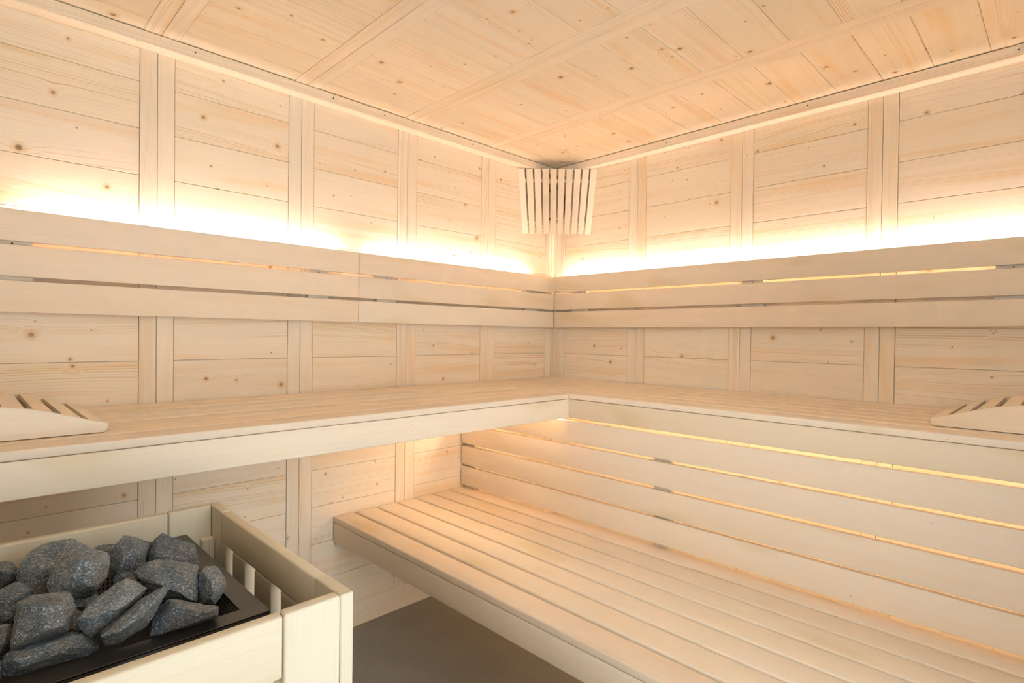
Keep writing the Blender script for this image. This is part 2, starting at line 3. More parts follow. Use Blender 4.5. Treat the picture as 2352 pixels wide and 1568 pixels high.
STONE_LABELS = {
 'far_left': 'small brownish stone at the left edge, left of the tallest back stone',
 'mountain': 'big brown-grey stone peaking at the back left of the heater',
 'slip': 'sliver of brownish stone peeping out behind, between two big back stones',
 'dome': 'dark blue-grey dome-shaped stone, middle of the back row',
 'peak': 'grey stone with a small pointed tip, rightmost of the back row',
 'block': 'large squarish blue-grey stone in the centre right of the pile',
 'chip': 'tiny stone chip wedged right of the large squarish stone',
 'cube': 'small chunky stone with a brown top, rightmost in the heater',
 'nub': 'little brown stone half hidden above the diagonal bar-shaped stone',
 'boulder': 'big rounded stone with a smooth grey-green face, left of centre',
 'under': 'dark stone in the hollow under the big rounded stone',
 'bar': 'thick bar-shaped stone lying diagonally in front of the centre',
 'slab': 'thin curved stone lying diagonally, right beside the bar-shaped one',
 'wedge': 'wedge-shaped stone against the front right rim, with brown top edge',
 'left_front': 'large blocky stone at the front left of the pile',
 'left_dark': 'dark brown stone at left, above the large blocky front stone',
 'left_low': 'small dark stone cut by the left edge, beside the large blocky stone',
 'small_dark': 'small dark splinter between the blocky and the bar-shaped stone',
 'front_slab': 'long flat stone lying along the front rim at bottom left',
 'edge_left': 'dark stone at bottom left, partly out of the frame',
 'beyond': 'grey stone in the left half of the heater, beyond the frame edge',
}
import bpy, bmesh, math, random
from mathutils import Vector, Matrix, noise as mnoise

scene = bpy.context.scene
C = bpy.data.collections.new('sauna'); scene.collection.children.link(C)
rng = random.Random(11)

# ------------------------------------------------------------------ materials
def new_mat(name):
    m = bpy.data.materials.new(name); m.use_nodes = True
    nt = m.node_tree; nt.nodes.clear()
    return m, nt, nt.nodes, nt.links

class G:
    """small helper to write node maths"""
    def __init__(s, nt): s.nt = nt; s.n = nt.nodes; s.l = nt.links
    def put(s, sock, v):
        if isinstance(v, (int, float)): sock.default_value = v
        elif isinstance(v, (tuple, list)): sock.default_value = v
        else: s.l.new(v, sock)
    def m(s, op, a, b=0.0, c=0.0, clamp=False):
        n = s.n.new('ShaderNodeMath'); n.operation = op; n.use_clamp = clamp
        s.put(n.inputs[0], a); s.put(n.inputs[1], b); s.put(n.inputs[2], c)
        return n.outputs[0]
    def xyz(s, x, y, z):
        n = s.n.new('ShaderNodeCombineXYZ'); s.put(n.inputs[0], x); s.put(n.inputs[1], y); s.put(n.inputs[2], z)
        return n.outputs[0]
    def noise(s, vec, scale=1.0, detail=2.0, rough=0.5):
        n = s.n.new('ShaderNodeTexNoise'); n.noise_dimensions = '3D'
        s.put(n.inputs['Vector'], vec); n.inputs['Scale'].default_value = scale
        n.inputs['Detail'].default_value = detail; n.inputs['Roughness'].default_value = rough
        return n.outputs['Fac']
    def step(s, v, a, b, lo=0.0, hi=1.0):
        n = s.n.new('ShaderNodeMapRange'); n.interpolation_type = 'SMOOTHSTEP'
        s.put(n.inputs['Value'], v); s.put(n.inputs['From Min'], a); s.put(n.inputs['From Max'], b)
        s.put(n.inputs['To Min'], lo); s.put(n.inputs['To Max'], hi)
        return n.outputs[0]
    def mix(s, f, a, b, mode='MIX'):
        n = s.n.new('ShaderNodeMix'); n.data_type = 'RGBA'; n.blend_type = mode; n.clamp_factor = True
        s.put(n.inputs[0], f)
        s.put(n.inputs[6], a if not isinstance(a, tuple) else (*a, 1)); s.put(n.inputs[7], b if not isinstance(b, tuple) else (*b, 1))
        return n.outputs[2]

def wood(name, base, late, lines=0.5, knots=0.45, ring=260.0, stain=None, tint=0.5, rough=0.55):
    """boards: u runs along the grain, v across, s is the board's own seed"""
    m, nt, N, L = new_mat(name); g = G(nt)
    a = N.new('ShaderNodeAttribute'); a.attribute_name = 'grain'
    sp = N.new('ShaderNodeSeparateXYZ'); L.new(a.outputs['Vector'], sp.inputs[0])
    u0, v0, sd = sp.outputs
    u = g.m('ADD', u0, g.m('MULTIPLY', sd, 37.7)); v = g.m('ADD', v0, g.m('MULTIPLY', sd, 11.3))
    zc = g.m('MULTIPLY', sd, 53.1)
    # knots
    dist = None
    if knots > 0:
        vo = N.new('ShaderNodeTexVoronoi'); vo.voronoi_dimensions = '2D'; vo.feature = 'F1'
        L.new(g.xyz(u, v, 0.0), vo.inputs['Vector']); vo.inputs['Scale'].default_value = 8.5
        d = g.m('DIVIDE', vo.outputs['Distance'], 8.5)
        cs = N.new('ShaderNodeSeparateColor'); L.new(vo.outputs['Color'], cs.inputs[0])
        rad = g.m('MULTIPLY_ADD', g.m('POWER', cs.outputs[0], 3.0), 0.0075, 0.0022)
        on = g.m('LESS_THAN', cs.outputs[1], knots)
        dn = g.m('DIVIDE', d, rad)
        bump = g.m('MULTIPLY', g.m('POWER', 2.718, g.m('MULTIPLY', g.m('POWER', g.m('DIVIDE', d, g.m('MULTIPLY', rad, 4.0)), 2.0), -1.0)), on)
    else:
        bump = 0.0
    # growth rings, cut slightly off the trunk's axis
    w1 = g.noise(g.xyz(g.m('MULTIPLY', u, 0.9), g.m('MULTIPLY', v, 5.0), zc), 1.0, 1.0, 0.4)
    w2 = g.noise(g.xyz(g.m('MULTIPLY', u, 4.0), g.m('MULTIPLY', v, 26.0), zc), 1.0, 1.0, 0.5)
    vv = g.m('ADD', g.m('ADD', v, g.m('MULTIPLY', w1, 0.13)), g.m('MULTIPLY', w2, 0.006))
    vv = g.m('ADD', vv, g.m('MULTIPLY', bump, 0.016))
    ph = g.m('MULTIPLY', vv, ring)
    ringn = g.noise(g.xyz(0.0, g.m('MULTIPLY', vv, 70.0), zc), 1.0, 1.0, 0.6)
    sn = g.m('MULTIPLY_ADD', g.m('SINE', ph), 0.5, 0.5)
    rings = g.m('POWER', sn, 2.5)
    rings = g.m('MULTIPLY', rings, g.step(ringn, 0.38, 0.66))
    zone = g.step(g.noise(g.xyz(g.m('MULTIPLY', u, 0.7), g.m('MULTIPLY', v, 9.0), zc), 1.0, 0.0), 0.35, 0.7, 0.15, 1.0)
    rings = g.m('MULTIPLY', rings, g.m('MULTIPLY', zone, lines), clamp=True)
    fine = g.noise(g.xyz(g.m('MULTIPLY', u, 9.0), g.m('MULTIPLY', v, 900.0), zc), 1.0, 1.0, 0.65)
    fine = g.step(fine, 0.38, 0.72)
    col = g.mix(g.m('MULTIPLY', rings, 1.0), base, late)
    col = g.mix(g.m('MULTIPLY', fine, 0.22), col, tuple(b * 0.86 for b in base[:1]) + (base[1] * 0.82, base[2] * 0.76))
    # warm broad streaks
    br = g.step(g.noise(g.xyz(g.m('MULTIPLY', u, 1.6), g.m('MULTIPLY', v, 22.0), zc), 1.0, 1.0), 0.5, 0.78)
    col = g.mix(g.m('MULTIPLY', br, 0.40 * lines + 0.06), col, (late[0] * 1.12, late[1] * 1.06, late[2] * 0.95))
    if stain:
        stn = g.step(g.noise(g.xyz(g.m('MULTIPLY', u, 2.4), g.m('MULTIPLY', v, 6.0), zc), 1.0, 1.0), 0.60, 0.72)
        col = g.mix(g.m('MULTIPLY', stn, 0.5), col, stain)
        fl = g.noise(g.xyz(g.m('MULTIPLY', u, 60.0), g.m('MULTIPLY', v, 420.0), zc), 1.0, 1.0)
        col = g.mix(g.m('MULTIPLY', g.step(fl, 0.79, 0.83), 0.6), col, (0.22, 0.12, 0.06))
    # every board a little lighter, darker, pinker or yellower than the next
    wn = N.new('ShaderNodeTexWhiteNoise'); wn.noise_dimensions = '1D'; L.new(g.m('MULTIPLY', sd, 917.3), wn.inputs['W'])
    hs = N.new('ShaderNodeHueSaturation')
    cs2 = N.new('ShaderNodeSeparateColor'); L.new(wn.outputs['Color'], cs2.inputs[0])
    L.new(g.m('MULTIPLY_ADD', cs2.outputs[0], 0.016 * tint, 0.5 - 0.008 * tint), hs.inputs['Hue'])
    L.new(g.m('MULTIPLY_ADD', cs2.outputs[1], 0.36 * tint, 1.0 - 0.18 * tint), hs.inputs['Saturation'])
    L.new(g.m('MULTIPLY_ADD', cs2.outputs[2], 0.10 * tint, 1.0 - 0.06 * tint), hs.inputs['Value'])
    L.new(col, hs.inputs['Color']); col = hs.outputs[0]
    if knots > 0:
        halo = g.m('MULTIPLY', g.step(dn, 1.0, 2.6, 1.0, 0.0), g.m('MULTIPLY', on, 0.45))
        col = g.mix(halo, col, (late[0] * 0.95, late[1] * 0.85, late[2] * 0.7))
        core = g.m('MULTIPLY', g.step(dn, 0.55, 1.1, 1.0, 0.0), on)
        dark = g.m('MULTIPLY', g.step(cs.outputs[2], 0.35, 0.8), 0.7)
        kc = g.mix(dark, (0.46, 0.27, 0.13), (0.14, 0.075, 0.04))
        col = g.mix(g.m('MULTIPLY', core, 0.8), col, kc)
        pith = g.m('MULTIPLY', g.step(dn, 0.12, 0.3, 1.0, 0.0), on)
        col = g.mix(g.m('MULTIPLY', pith, 0.5), col, (0.12, 0.06, 0.03))
    b = N.new('ShaderNodeBsdfPrincipled'); o = N.new('ShaderNodeOutputMaterial')
    L.new(col, b.inputs['Base Color']); b.inputs['Roughness'].default_value = rough
    b.inputs['Specular IOR Level'].default_value = 0.25
    L.new(b.outputs[0], o.inputs[0])
    return m

def plain(name, col, rough=0.5, metal=0.0, spec=0.4):
    m, nt, N, L = new_mat(name)
    b = N.new('ShaderNodeBsdfPrincipled'); o = N.new('ShaderNodeOutputMaterial')
    b.inputs['Base Color'].default_value = (*col, 1); b.inputs['Roughness'].default_value = rough
    b.inputs['Metallic'].default_value = metal; b.inputs['Specular IOR Level'].default_value = spec
    L.new(b.outputs[0], o.inputs[0])
    return m

SPRUCE = wood('spruce_board', (0.93, 0.81, 0.665), (0.76, 0.54, 0.30), lines=1.0, knots=0.56, ring=820.0)
SPRUCE_B = wood('spruce_batten', (0.925, 0.805, 0.665), (0.76, 0.57, 0.36), lines=1.0, knots=0.06, ring=1000.0)
ASPEN = wood('aspen_slat', (0.915, 0.79, 0.655), (0.79, 0.63, 0.44), lines=0.28, knots=0.0, ring=1300.0, stain=(0.78, 0.63, 0.39), tint=0.8)
GUARDW = wood('guard_wood', (0.77, 0.70, 0.565), (0.68, 0.58, 0.41), lines=0.35, knots=0.0, ring=900.0, tint=0.3)
PALE = wood('pale_cleat', (0.80, 0.72, 0.62), (0.70, 0.60, 0.48), lines=0.2, knots=0.0, tint=0.2)
HOLE = plain('screw_head', (0.05, 0.035, 0.025), 0.6)
BLACK = plain('black_steel', (0.045, 0.040, 0.037), 0.38, 0.0, 0.5)
MESH = plain('basket_steel', (0.42, 0.40, 0.38), 0.4, 0.3, 0.5)

def led_mat(strength, LED_COL):
    m, nt, N, L = new_mat('led_tape')
    e = N.new('ShaderNodeEmission'); o = N.new('ShaderNodeOutputMaterial')
    e.inputs[0].default_value = (*LED_COL, 1); e.inputs[1].default_value = strength
    L.new(e.outputs[0], o.inputs[0]); return m
LED = led_mat(LED_STRENGTH, LED_COL)
LED_LOW = led_mat(LED_LOW_STRENGTH, (1.0, 0.75, 0.48))

def floor_mat():
    m, nt, N, L = new_mat('grey_floor'); g = G(nt)
    tc = N.new('ShaderNodeTexCoord')
    n1 = g.noise(tc.outputs['Object'], 3.0, 4.0, 0.6); n2 = g.noise(tc.outputs['Object'], 260.0, 2.0, 0.6)
    c = g.mix(g.step(n1, 0.3, 0.7), (0.32, 0.31, 0.285), (0.365, 0.355, 0.325))
    c = g.mix(g.m('MULTIPLY', g.step(n2, 0.45, 0.75), 0.5), c, (0.24, 0.232, 0.21))
    b = N.new('ShaderNodeBsdfPrincipled'); o = N.new('ShaderNodeOutputMaterial')
    L.new(c, b.inputs['Base Color']); b.inputs['Roughness'].default_value = 0.6
    b.inputs['Specular IOR Level'].default_value = 0.3
    L.new(b.outputs[0], o.inputs[0]); return m

def stone_mat():
    m, nt, N, L = new_mat('sauna_stone'); g = G(nt)
    tc = N.new('ShaderNodeTexCoord'); V = tc.outputs['Object']
    oi = N.new('ShaderNodeObjectInfo')
    big = g.noise(V, 18.0, 3.0, 0.6)
    c = g.mix(g.step(big, 0.35, 0.65), (0.085, 0.115, 0.145), (0.18, 0.195, 0.205))
    c = g.mix(g.m('MULTIPLY', g.step(g.noise(V, 9.0, 2.0), 0.5, 0.7), 0.6), c, (0.16, 0.135, 0.11))
    mp = N.new('ShaderNodeMapping'); L.new(V, mp.inputs[0]); mp.inputs['Rotation'].default_value = (0.4, 0.5, 0.8); mp.inputs['Scale'].default_value = (1, 2.2, 1.6)
    sp = g.noise(mp.outputs[0], 270.0, 2.0, 0.7)
    c = g.mix(g.m('MULTIPLY', g.step(sp, 0.52, 0.68), 0.75), c, (0.50, 0.54, 0.58))
    c = g.mix(g.m('MULTIPLY', g.step(sp, 0.46, 0.34), 0.6), c, (0.025, 0.03, 0.038))
    hs = N.new('ShaderNodeHueSaturation'); L.new(c, hs.inputs['Color'])
    L.new(g.m('MULTIPLY_ADD', oi.outputs['Random'], 0.5, 0.8), hs.inputs['Value'])
    b = N.new('ShaderNodeBsdfPrincipled'); o = N.new('ShaderNodeOutputMaterial')
    L.new(hs.outputs[0], b.inputs['Base Color']); b.inputs['Roughness'].default_value = 0.7
    bp = N.new('ShaderNodeBump'); bp.inputs['Strength'].default_value = 0.7; bp.inputs['Distance'].default_value = 0.0025
    L.new(g.m('ADD', g.noise(V, 140.0, 4.0, 0.7), g.m('MULTIPLY', big, 1.5)), bp.inputs['Height']); L.new(bp.outputs[0], b.inputs['Normal'])
    L.new(b.outputs[0], o.inputs[0]); return m

def glass_mat():
    m, nt, N, L = new_mat('window_glass')
    t = N.new('ShaderNodeBsdfTransparent'); t.inputs[0].default_value = (0.93, 0.97, 0.95, 1)
    gl = N.new('ShaderNodeBsdfGlossy'); gl.inputs['Roughness'].default_value = 0.02
    f = N.new('ShaderNodeFresnel'); f.inputs[0].default_value = 1.45
    mx = N.new('ShaderNodeMixShader'); o = N.new('ShaderNodeOutputMaterial')
    L.new(f.outputs[0], mx.inputs[0]); L.new(t.outputs[0], mx.inputs[1]); L.new(gl.outputs[0], mx.inputs[2])
    L.new(mx.outputs[0], o.inputs[0]); return m
FLOOR, STONE, GLASS = floor_mat(), stone_mat(), glass_mat()
DIFF = plain('lamp_diffuser', (0.75, 0.72, 0.66), 0.35)
FRAMEM = plain('lamp_frame', (0.06, 0.055, 0.05), 0.4)
LAMPBASE = plain('lamp_base', (0.6, 0.58, 0.54), 0.4)

# ------------------------------------------------------------------ geometry helpers
def new_bm():
    bm = bmesh.new(); bm.loops.layers.float_vector.new('grain'); return bm

def board(bm, lo, hi, axis, bev=0.0015, seg=1, seed=None, M=None, taper=None):
    """a chamfered board; axis 0/1/2 is the grain direction"""
    if seed is None: seed = rng.random()
    lo, hi = Vector([min(a, b) for a, b in zip(lo, hi)]), Vector([max(a, b) for a, b in zip(lo, hi)])
    t = bmesh.new(); t.loops.layers.float_vector.new('grain')
    r = bmesh.ops.create_cube(t, size=1.0)
    for v in t.verts:
        v.co = Vector([lo[i] + (v.co[i] + 0.5) * (hi[i] - lo[i]) for i in range(3)])
    if bev > 0:
        bmesh.ops.bevel(t, geom=list(t.edges), offset=min(bev, 0.45 * min(hi - lo)), segments=seg, profile=0.5, affect='EDGES')
    lay = t.loops.layers.float_vector['grain']
    t.normal_update()
    others = [i for i in range(3) if i != axis]
    for f in t.faces:
        n = [abs(c) for c in f.normal]; k = n.index(max(n))
        for lp in f.loops:
            p = lp.vert.co - lo
            if k == axis: uu, vv = p[others[0]] * 0.3, p[others[1]]
            elif k == others[0]: uu, vv = p[axis], p[others[1]] + 0.31
            else: uu, vv = p[axis], p[others[0]]
            lp[lay] = (uu, vv, seed)
        f.smooth = seg > 1
    if taper:
        taper(t)
    if M is not None: bmesh.ops.transform(t, matrix=M, verts=t.verts)
    me = bpy.data.meshes.new('tmp'); t.to_mesh(me); t.free(); bm.from_mesh(me); bpy.data.meshes.remove(me)

def obj(name, bm, mat, parent=None, bake_parent=True):
    me = bpy.data.meshes.new(name)
    if parent is not None and bake_parent:
        w = world_loc(parent); bmesh.ops.translate(bm, vec=-w, verts=bm.verts)
    bm.to_mesh(me); bm.free(); me.materials.append(mat)
    o = bpy.data.objects.new(name, me); C.objects.link(o)
    if parent is not None: o.parent = parent
    return o
def world_loc(o):
    w = Vector(o.location)
    while o.parent: o = o.parent; w += Vector(o.location)
    return w
def thing(name, label, cat, loc, group=None):
    o = bpy.data.objects.new(name, None); C.objects.link(o); o.location = loc
    o.empty_display_size = 0.1
    return tag(o, label, cat, group)
def tag(o, label, cat, group=None):
    o['label'] = label; o['category'] = cat
    if group: o['group'] = group
    return o
def struct(o): o['kind'] = 'structure'; return o
def one(name, lo, hi, axis, mat, parent, **k):
    bm = new_bm(); board(bm, lo, hi, axis, **k); return obj(name, bm, mat, parent)

# ------------------------------------------------------------------ measured layout (metres)
ZC = 2.10; X0 = -2.66; Y0 = -2.70
A = [(-2.418, -2.371, -2.322), (-1.9493, -1.9023, -1.8545), (-1.4861, -1.4389, -1.3903), (-1.0165, -0.9700, -0.9219), (-0.5400, -0.4950, -0.4479)]
B = [(-0.4869, -0.5355, -0.5827), (-0.9971, -1.0453, -1.0920), (-1.5018, -1.5488, -1.5958), (-2.010, -2.058, -2.105)]
PL = [0.0] + [0.0905 + 0.1436 * k for k in range(14)] + [2.10]
T = 0.02   # plank thickness

def plank_wall(name, posts, end, along, face, base_z, corner, flip):
    """along: 0 = runs in x, 1 = runs in y. Planks sit behind the face plane; battens are children."""
    bm = new_bm()
    spans = []
    cur = -corner
    for p in sorted(posts, key=lambda q: -q[0]):
        hi_, lo_ = max(p), min(p)
        spans.append((cur, hi_)); cur = lo_
    spans.append((cur, end))
    def bx(a0, a1, d0, d1, z0, z1, ax, **k):
        if along == 0: board(bm, (a0, face + d0, z0), (a1, face + d1, z1), ax, **k)
        else: board(bm, (face + d0, a0, z0), (face + d1, a1, z1), ax, **k)
    for (s0, s1) in spans:
        for z0, z1 in zip(PL[:-1], PL[1:]):
            if z1 <= base_z + 0.002: continue
            bx(s0 - 0.0005, s1 + 0.0005, 0.0, T, max(z0, 0) + 0.0004, z1 - 0.0004, along, bev=0.0014)
    # solid backing
    bx(0.05, end - 0.05, T, T + 0.05, -0.02, ZC + 0.02, along, bev=0.0)
    w = struct(obj(name, bm, SPRUCE))
    for p in list(posts) + [(-corner, -corner * 0.3)]:
        q = sorted(p)
        for k in range(len(q) - 1):
            b2 = new_bm(); a0, a1 = q[k] + 0.0006, q[k + 1] - 0.0006
            if along == 0: board(b2, (a0, face - 0.0015, base_z), (a1, face + T, ZC), 2, bev=0.0014)
            else: board(b2, (face - 0.0015, a0, base_z), (face + T, a1, ZC), 2, bev=0.0014)
            obj('batten', b2, SPRUCE_B, w)
    q0, q1 = -corner * 0.3 + 0.0006, 0.0
    b2 = new_bm()
    if along == 0: board(b2, (q0, face - 0.003, base_z), (q1 , face + T, ZC), 2, bev=0.001)
    else: board(b2, (face - 0.003, q0, base_z), (face + T, -0.0035, ZC), 2, bev=0.001)
    obj('batten', b2, SPRUCE_B, w)
    return w

wl = plank_wall('wall_left', A, X0, 0, 0.0, 0.0905, 0.068, False)
wr = plank_wall('wall_right', B, Y0, 1, 0.0, 0.0905, 0.079, False)

# walls behind the camera: one with a glass door, one with a window added for daylight
def wall_with_hole(name, along, face, d, a_lo, a_hi, h_lo, h_hi, z_hi, z_lo=0.0):
    bm = new_bm()
    def bx(a0, a1, z0, z1):
        if along == 0: board(bm, (a0, face, z0), (a1, face + d, z1), 0, bev=0.0015)
        else: board(bm, (face, a0, z0), (face + d, a1, z1), 1, bev=0.0015)
    for z0, z1 in zip(PL[:-1], PL[1:]):
        if z1 <= z_lo + 1e-4 or z0 >= z_hi - 1e-4: bx(a_lo, a_hi, z0, z1)
        else: bx(a_lo, h_lo, z0, z1); bx(h_hi, a_hi, z0, z1)
    return struct(obj(name, bm, SPRUCE))
ZD = PL[14]; DX0, DX1 = -2.30, -1.20
#WF
wall_with_hole('wall_front', 0, Y0, -0.04, X0, 0.0, DX0, DX1, ZD)
WZ0, WZ1, WY0, WY1 = PL[7], PL[14], -2.60, -1.60
wall_with_hole('wall_back', 1, X0, -0.04, Y0, 0.0, WY0, WY1, WZ1, WZ0)
def glazed(name, along, face, h_lo, h_hi, z0, z1, handle=False):
    fr = new_bm(); w = 0.045
    def bx(bm, a0, a1, zz0, zz1, d0, d1, ax, **k):
        if along == 0: board(bm, (a0, face + d0, zz0), (a1, face + d1, zz1), ax, **k)
        else: board(bm, (face + d0, a0, zz0), (face + d1, a1, zz1), ax, **k)
    bx(fr, h_lo, h_lo + w, z0, z1, -0.038, -0.002, 2); bx(fr, h_hi - w, h_hi, z0, z1, -0.038, -0.002, 2)
    bx(fr, h_lo + w, h_hi - w, z1 - w, z1, -0.038, -0.002, along); bx(fr, h_lo + w, h_hi - w, z0, z0 + w, -0.038, -0.002, along)
    f = struct(obj(name, fr, SPRUCE_B))
    gp = new_bm(); bx(gp, h_lo + w - 0.004, h_hi - w + 0.004, z0 + w - 0.004, z1 - w + 0.004, -0.024, -0.016, 2, bev=0.0)
    obj('pane', gp, GLASS, f)
    if handle:
        hb = new_bm(); bx(hb, h_lo + 0.09, h_lo + 0.12, 0.95, 1.25, -0.012, 0.03, 2, bev=0.004, seg=2); obj('handle', hb, SPRUCE_B, f)
    return f
glazed('added_window_1', 1, X0, WY0, WY1, WZ0, WZ1)  # unseen window, added so daylight also reaches the fronts facing this wall
glazed('door_1', 0, Y0, DX0, DX1, 0.0, ZD, True)

# floor
bm = new_bm(); board(bm, (X0 - 0.04, Y0 - 0.04, -0.05), (0.05, 0.05, 0.0), 0, bev=0.0); struct(obj('floor', bm, FLOOR))

# ceiling: planks run in x between battens running in y
bm = new_bm()
CY = [0.0] + [-(0.119 + 0.1437 * k) for k in range(19)] + [Y0]
cur = 0.0
for p in sorted(A, key=lambda q: -q[0]) + [(X0, X0, X0)]:
    s1 = max(p)
    for c0, c1 in zip(CY[:-1], CY[1:]):
        board(bm, (s1 - 0.0005, c1 + 0.0004, ZC), (cur + 0.0005, c0 - 0.0004, ZC + T), 0, bev=0.0018)
    cur = min(p)
board(bm, (X0 - 0.04, Y0 - 0.04, ZC + T), (0.04, 0.04, ZC + T + 0.05), 0, bev=0.0)
ceil = struct(obj('ceiling', bm, SPRUCE))
for p in A:
    q = sorted(p)
    for k in range(2):
        one('batten', (q[k] + 0.0006, Y0, ZC - 0.0015), (q[k + 1] - 0.0006, 0.0, ZC + T), 1, SPRUCE_B, ceil, bev=0.0014)

# cornices with screw holes, baseboard
DT = 0.0465; ZT = 2.0588
c1 = new_bm(); board(c1, (X0, -DT, ZT), (-DT * 0.0, -0.0005, ZC - 0.0025), 0, bev=0.0025)
t1 = struct(obj('trim_1', c1, SPRUCE_B))
c2 = new_bm(); board(c2, (-DT, Y0, ZT), (-0.0005, -DT - 0.0004, ZC - 0.0025), 1, bev=0.0025)
t2 = struct(obj('trim_2', c2, SPRUCE_B))
def dot(par_, co, n, r=0.0028, h=0.0012, mat=HOLE, name='screw'):
    b = new_bm()
    q = Vector((0, 0, 1)).rotation_difference(Vector(n)).to_matrix().to_4x4()
    bmesh.ops.create_cone(b, cap_ends=True, segments=12, radius1=r, radius2=r * 0.8, depth=h, matrix=Matrix.Translation(co) @ q)
    return obj(name, b, mat, par_)
for x in (-2.42, -1.809, -1.337, -1.113, -0.641): dot(t1, (x, -DT - 0.0004, 2.081), (0, -1, 0))
for y in (-0.714, -1.311, -1.908): dot(t2, (-DT - 0.0004, y, 2.081), (-1, 0, 0))
bb = new_bm(); board(bb, (X0, -0.0035, 0.0), (-0.022, -0.0, 0.0965), 0, bev=0.0015); struct(obj('baseboard_left', bb, SPRUCE_B))
bb = new_bm(); board(bb, (-0.0035, Y0, 0.0), (0.0, -0.0, 0.0965), 1, bev=0.0015); struct(obj('baseboard_right', bb, SPRUCE_B))

# ------------------------------------------------------------------ benches
W_, P_ = 0.0870, 0.0965
D = 0.6565; ZB = 0.9637; ZBB = 0.9445; ZAB = 0.8707; ZAT = 0.9432
g1 = thing('sauna_bench', 'upper bench along the left wall, above and behind the heater', 'bench', (-1.8, -0.33, ZAB), 'sauna benches')
y = -D
for k in range(7):
    y1 = min(y + W_, -0.006)
    one('slat', (X0 + 0.004, y, ZBB), (-D - 0.0012, y1, ZB), 0, ASPEN, g1, bev=0.0035, seg=3)
    y += P_
one('apron', (X0 + 0.004, -D + 0.0005, ZAB), (-D + 0.0230, -D + 0.0235, ZAT), 0, ASPEN, g1, bev=0.003, seg=2)
one('ledger', (X0 + 0.004, -0.04, 0.893), (-D - 0.03, -0.0015, ZBB), 0, PALE, g1)
for xx in (-2.55, -1.9, -1.25):
    one('cross_bar', (xx - 0.022, -D + 0.024, 0.90), (xx + 0.022, -0.0405, ZBB), 1, PALE, g1)

g2 = thing('sauna_bench', 'upper bench along the right wall with glowing slatted board under its front edge', 'bench', (-0.33, -1.6, ZAB), 'sauna benches')
x = -D
for k in range(7):
    x1 = min(x + W_, -0.006)
    one('slat', (x, Y0 + 0.004, ZBB), (x1, -0.006, ZB), 1, ASPEN, g2, bev=0.0035, seg=3)
    x += P_
one('apron', (-D + 0.0005, Y0 + 0.004, ZAB), (-D + 0.0235, -D + 0.0003, ZAT), 1, ASPEN, g2, bev=0.003, seg=2)
one('ledger', (-0.04, Y0 + 0.004, 0.893), (-0.0015, -0.02, ZBB), 1, PALE, g2)
for yy in (-0.9, -1.6, -2.3):
    one('cross_bar', (-D + 0.024, yy - 0.022, 0.90), (-0.0405, yy + 0.022, ZBB), 0, PALE, g2)

g3 = thing('sauna_bench', 'wide lower bench of seven long slats, one step below the right bench', 'bench', (-0.98, -1.4, 0.345), 'sauna benches')
gx = [-1.3018, -1.2035, -1.1070, -1.0105, -0.9140, -0.8175, -0.7195]
for x in gx:
    one('slat', (x, Y0 + 0.004, 0.4482), (x + W_, -0.005, 0.4701), 1, ASPEN, g3, bev=0.0042, seg=3)
one('apron', (-1.3015, Y0 + 0.004, 0.3737), (-1.279, -0.005, 0.4470), 1, ASPEN, g3, bev=0.003, seg=2)
one('ledger', (-1.2785, -0.045, 0.350), (-0.66, -0.004, 0.4480), 0, PALE, g3, bev=0.003)
one('bearer', (-0.70, Y0 + 0.004, 0.35), (-0.66, -0.046, 0.4480), 1, PALE, g3)
one('foot_rail', (-1.294, -0.050, 0.3535), (-1.262, -0.004, 0.3732), 1, PALE, g3, bev=0.004, seg=2)

# ------------------------------------------------------------------ slatted backrests with light tape behind
LEDZ = 1.475; ALU = plain('aluminium', (0.6, 0.6, 0.6), 0.35, 0.8)
DF = 0.046; ST = 0.018
SZ = [(1.4250, 1.5097), (1.3304, 1.4147), (1.2342, 1.3193)]
def backrest(label, along, a0, a1, cleats, led):
    mid = (a0 + a1) / 2
    t = thing('slatted_backrest', label, 'backrest', (mid, -0.02, SZ[2][0]) if along == 0 else (-0.02, mid, SZ[2][0]), 'backrests above the upper benches')
    def bx(name, p0, p1, d0, d1, z0, z1, ax, mat, **k):
        if along == 0: return one(name, (p0, -d1, z0), (p1, -d0, z1), ax, mat, t, **k)
        return one(name, (-d1, p0, z0), (-d0, p1, z1), ax, mat, t, **k)
    for z0, z1 in SZ: bx('slat', a0, a1, DF - ST, DF, z0, z1, along, ASPEN, bev=0.0025, seg=2)
    for c0, c1 in cleats:
        c = bx('cleat', c0, c1, 0.0016, DF - ST - 0.0005, 1.245, 1.458, 2, PALE)
        for zz in (1.4195,):
            if along == 0: dot(c, ((c0 + c1) / 2, -(DF - ST), zz), (0, -1, 0), r=0.0025)
            else: dot(c, (-(DF - ST), (c0 + c1) / 2, zz), (-1, 0, 0), r=0.0025)
    bx('led_baffle', led[0], led[1], DF - ST - 0.0170, DF - ST - 0.0004, 1.4600, 1.4620, along, ALU, bev=0)  # added unseen lip, keeps direct tape light off the wall behind the gaps
    b = new_bm(); y0, y1 = DF - ST - 0.0034, DF - ST - 0.0004
    if along == 0: board(b, (led[0] + 0.004, -y1, 1.474), (led[1] - 0.004, -y0, 1.484), 0, bev=0)
    else: board(b, (-y1, led[0] + 0.004, 1.474), (-y0, led[1] - 0.004, 1.484), 1, bev=0)
    obj('led_strip', b, LED, t)
    return t
backrest('left backrest of three boards with light glowing above, next to the frame\'s left edge', 0, X0 + 0.006, -1.2232, [(-2.65, -2.60), (-2.285, -2.200), (-1.421, -1.339)], (-2.225, -1.29))
backrest('short three-board backrest on left wall between the board joint and the corner', 0, -1.2215, -DF - 0.001, [(-1.130, -1.039), (-0.250, -0.162)], (-1.150, -0.228))
